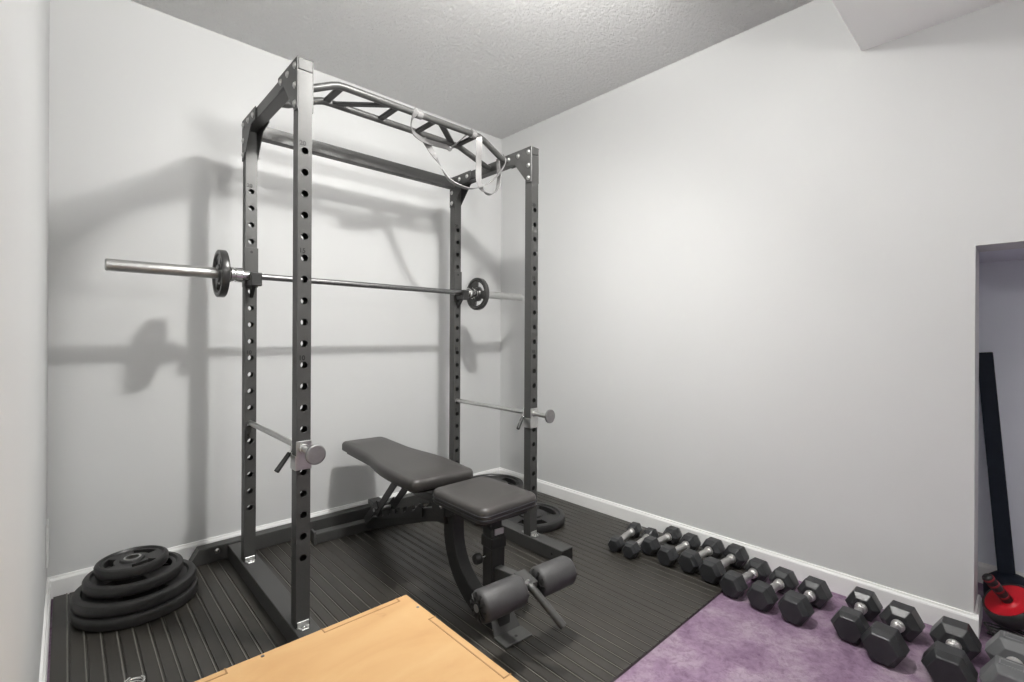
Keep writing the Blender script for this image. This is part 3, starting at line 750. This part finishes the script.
DB = [  # front head, back head, apothem, head length, label
    ((2.092, 1.455), (2.318, 1.492), 0.033, 0.082, 'smallest black hex dumbbell at the far end of the row on the ribbed mat'),
    ((2.085, 1.360), (2.305, 1.386), 0.035, 0.082, 'second small black hex dumbbell from the far end of the row, on the mat'),
    ((2.188, 1.314), (2.394, 1.306), 0.039, 0.082, 'third black hex dumbbell from the far end of the row, set closer to the wall'),
    ((2.150, 1.197), (2.368, 1.192), 0.041, 0.084, 'fourth black hex dumbbell from the far end of the row, on the mat'),
    ((2.165, 1.089), (2.382, 1.078), 0.045, 0.088, 'fifth black hex dumbbell from the far end of the row, on the mat'),
    ((2.15, 0.978), (2.38, 0.966), 0.047, 0.09, 'sixth black hex dumbbell from the far end, last one wholly on the ribbed mat'),
    ((2.122, 0.872), (2.335, 0.848), 0.046, 0.085, 'first black hex dumbbell standing on the purple carpet beside the mat edge'),
    ((2.112, 0.752), (2.315, 0.734), 0.048, 0.088, 'second black hex dumbbell on the purple carpet counted from the mat edge'),
    ((2.112, 0.628), (2.305, 0.612), 0.051, 0.094, 'third black hex dumbbell on the purple carpet, just before the wide gap in the row'),
    ((2.138, 0.452), (2.350, 0.452), 0.051, 0.092, 'black hex dumbbell just after the wide gap in the row'),
    ((2.082, 0.342), (2.305, 0.326), 0.056, 0.1, 'big black hex dumbbell on the carpet, second after the wide gap in the row'),
    ((2.085, 0.176), (2.3, 0.178), 0.058, 0.106, 'big black hex dumbbell in front of the closet opening next to the grey one'),
]
for f, b, r, L, lab in DB:
    base = MZ + .001 if f[1] > .93 else .001
    dumbbell(f, b, r, L, lab, base, M['hexrubber'], DG)
dumbbell((2.112, .036), (2.314, .032), .062, .106, 'grey hex dumbbell with raised frames, nearest the camera in front of the closet', .001, M['greyhex'], None)

# ------------------------------------------------------------------ closet things
# ab wheel leaning on its lower grip
WC = Vector((2.590, .042, .120)); WN = Vector((-.40, .50, .77)).normalized()
aw = tag(empty('ab_wheel', (2.60, .05, 0)), 'red and black exercise wheel with striped grips in the closet opening', 'exercise wheel')
WM = Matrix.Translation(WC) @ axis_rot(WN)
bm = new(); lathe(bm, [(-.026, .058), (-.030, .074), (-.022, .085), (-.010, .088), (.010, .088), (.022, .085), (.030, .078), (.026, .070), (-.026, .058)], WM, 48, False); link('tyre', bm, M['rubber'], aw, smooth=50)
bm = new(); lathe(bm, [(-.026, .060), (-.026, .070), (.020, .0725), (.028, .072), (.026, .064), (.019, .034), (.022, .024), (.028, .020)], WM, 48); link('hub_cover', bm, M['red'], aw, smooth=40)
for s in (1, -1):
    bm = new(); prof = []
    L0, L1 = .024, .135
    for k in range(9):
        z = L0 + (L1 - L0) * k / 8; prof.append((s * z, .0165 + (.0015 if k % 2 else 0)))
    prof.append((s * (L1 + .004), .012))
    lathe(bm, prof, WM, 24); g = link('grip', bm, M['plastic'], aw, smooth=45)
    bm = new()
    for k in range(4):
        z = L0 + .022 + k * .026
        lathe(bm, [(s * z, .0186), (s * (z + .006), .0186)], WM @ Matrix.Rotation(.0, 4, 'X'), 24)
    link('grip_stripe', bm, M['redgrip'], g, smooth=45)
# leaning navy bar with a rounded base
bar2 = tag(empty('padded_bar', (2.93, .05, 0)), 'tall flat dark navy bar with a rounded base leaning in the closet', 'bar')
bm = new(); a = Vector((2.915, .060, .03)); b = Vector((3.050, .143, 1.052))
d = (b - a).normalized(); ux = Vector((0, 1, 0)); ux = (ux - d * d.y).normalized(); uy = d.cross(ux)
m = Matrix((( *ux, 0), (*uy, 0), (*d, 0), (0, 0, 0, 1))).transposed(); m.translation = a
prism(bm, rounded([(-.027, -.014), (.027, -.014), (.027, .014), (-.027, .014)], .006), 0, (b - a).length, m)
link('shaft', bm, M['navy'], bar2, bevel=.002)
bm = new(); lathe(bm, [(0.002, .078), (.060, .080), (.095, .070), (.118, .046), (.127, .020), (.128, .004)], Matrix.Translation((2.92, .058, 0)), 36); link('base', bm, M['navy'], bar2, smooth=50)
# cord under the wheel
bm = new(); pts = []
for k in range(70):
    a = k * .42; rr = .050 + .012 * math.sin(k * .9); pts.append((2.545 + rr * .7 * math.cos(a), .045 + rr * 1.2 * math.sin(a), .006 + .0006 * k + .003 * math.sin(k * 1.7)))
tube(bm, smooth_path(pts, 3), .0032, 8)
o = anchor('cord', bm, M['rubber'], smooth=60); tag(o, 'loose coil of thin black cord lying under the red wheel', 'cord')

# ------------------------------------------------------------------ resistance band draped over the pull-up bar
def ribbon(bm, pts, w, t, widths):
    P = smooth_path(pts, 8); rings = []; n = len(P); W = [Vector(x).normalized() for x in widths]
    for i, p in enumerate(P):
        tt = (P[min(i + 1, n - 1)] - P[max(i - 1, 0)]).normalized()
        f = i / (n - 1) * (len(W) - 1); k = min(int(f), len(W) - 2); wd = W[k].lerp(W[k + 1], f - k)
        wd = (wd - tt * wd.dot(tt)).normalized(); nn = tt.cross(wd)
        rings.append([bm.verts.new(p + wd * (w / 2 * a) + nn * (t / 2 * b)) for a, b in ((-1, -1), (1, -1), (1, 1), (-1, 1))])
    for a, b in zip(rings, rings[1:]):
        for k in range(4): bm.faces.new((a[k], a[(k + 1) % 4], b[(k + 1) % 4], b[k]))
    bm.faces.new(list(reversed(rings[0]))); bm.faces.new(rings[-1])
X, Y, Z = (1, 0, 0), (0, 1, 0), (0, 0, 1)
bm = new()
# big hanging loop
ribbon(bm, [(1.345, 2.165, 2.157), (1.352, 2.14, 2.136), (1.373, 2.10, 2.07), (1.403, 2.08, 2.011), (1.445, 2.05, 1.931), (1.493, 2.02, 1.896), (1.55, 2.0, 1.888), (1.614, 1.98, 1.908), (1.68, 1.965, 1.955), (1.735, 1.96, 2.02), (1.762, 1.96, 2.075), (1.745, 1.962, 2.108)], .030, .0035,
       [(1, -.6, .3), (1, -.5, .3), (.5, .9, 0), (0, 1, 0), (0, 1, 0), (.3, 1, 0), (1, .8, 0)])
# narrow loop on the front tube
ribbon(bm, [(1.566, 1.952, 2.150), (1.568, 1.947, 2.135), (1.573, 1.955, 2.084), (1.586, 1.975, 2.015), (1.598, 1.985, 1.935), (1.629, 1.99, 1.894), (1.678, 1.99, 1.880), (1.715, 1.985, 1.905), (1.735, 1.985, 1.955), (1.735, 1.985, 2.02), (1.728, 1.985, 2.085)], .030, .0035,
       [(1, -.7, 0), (1, -.7, 0), (1, -.6, 0), (.3, 1, 0), (0, 1, 0), (.2, 1, 0)])
# slack loop between the tubes, with wraps over the front tube
ribbon(bm, [(1.215, 1.962, 2.176), (1.195, 1.945, 2.165), (1.182, 1.955, 2.135), (1.19, 1.99, 2.112), (1.225, 2.03, 2.098), (1.289, 2.06, 2.093), (1.385, 2.10, 2.108), (1.487, 2.13, 2.126), (1.530, 2.150, 2.134), (1.545, 2.122, 2.150), (1.542, 2.06, 2.166), (1.538, 1.985, 2.172), (1.538, 1.962, 2.176), (1.538, 1.942, 2.160)], .030, .0035,
       [(1, 0, 0), (1, .2, .2), (.3, .4, 1), (0, .3, 1), (0, .3, 1), (.3, .3, .6), (1, 0, .3), (.8, 0, 1), (1, 0, .5), (1, 0, 0)])
for x in (1.215, 1.538):
    lathe(bm, [(-.014, TR + .002), (-.014, TR + .005), (.014, TR + .005), (.014, TR + .002)], Matrix.Translation((x, YA, 2.157)) @ Matrix.Rotation(PI / 2, 4, 'Y'), 20, False)
o = anchor('resistance_band', bm, M['band'], smooth=40); tag(o, 'pale grey rubber resistance band draped in loops over the pull-up bar', 'resistance band')

# ------------------------------------------------------------------ camera, light, colour
cam = bpy.data.cameras.new('camera'); co = bpy.data.objects.new('camera', cam); col.objects.link(co); sc.camera = co
cam.sensor_width = 36; cam.sensor_fit = 'HORIZONTAL'; cam.lens = 481.34 / 1024 * 36
cam.shift_y = -(341 - 335.328) / 1024; cam.clip_start = .01
co.matrix_world = Matrix.Translation((0, 0, 1.12)) @ Matrix.Rotation(-.7477, 4, 'Z') @ Matrix.Rotation(PI / 2, 4, 'X') @ Matrix.Rotation(.0048, 4, 'Z')

w = bpy.data.worlds.new('world'); sc.world = w; w.use_nodes = True
w.node_tree.nodes['Background'].inputs['Color'].default_value = (.9, .95, 1, 1); w.node_tree.nodes['Background'].inputs['Strength'].default_value = .0
sc.view_settings.view_transform = 'Standard'; sc.view_settings.look = 'None'; sc.view_settings.gamma = 1; sc.view_settings.exposure = .0
sc.view_settings.use_curve_mapping = False
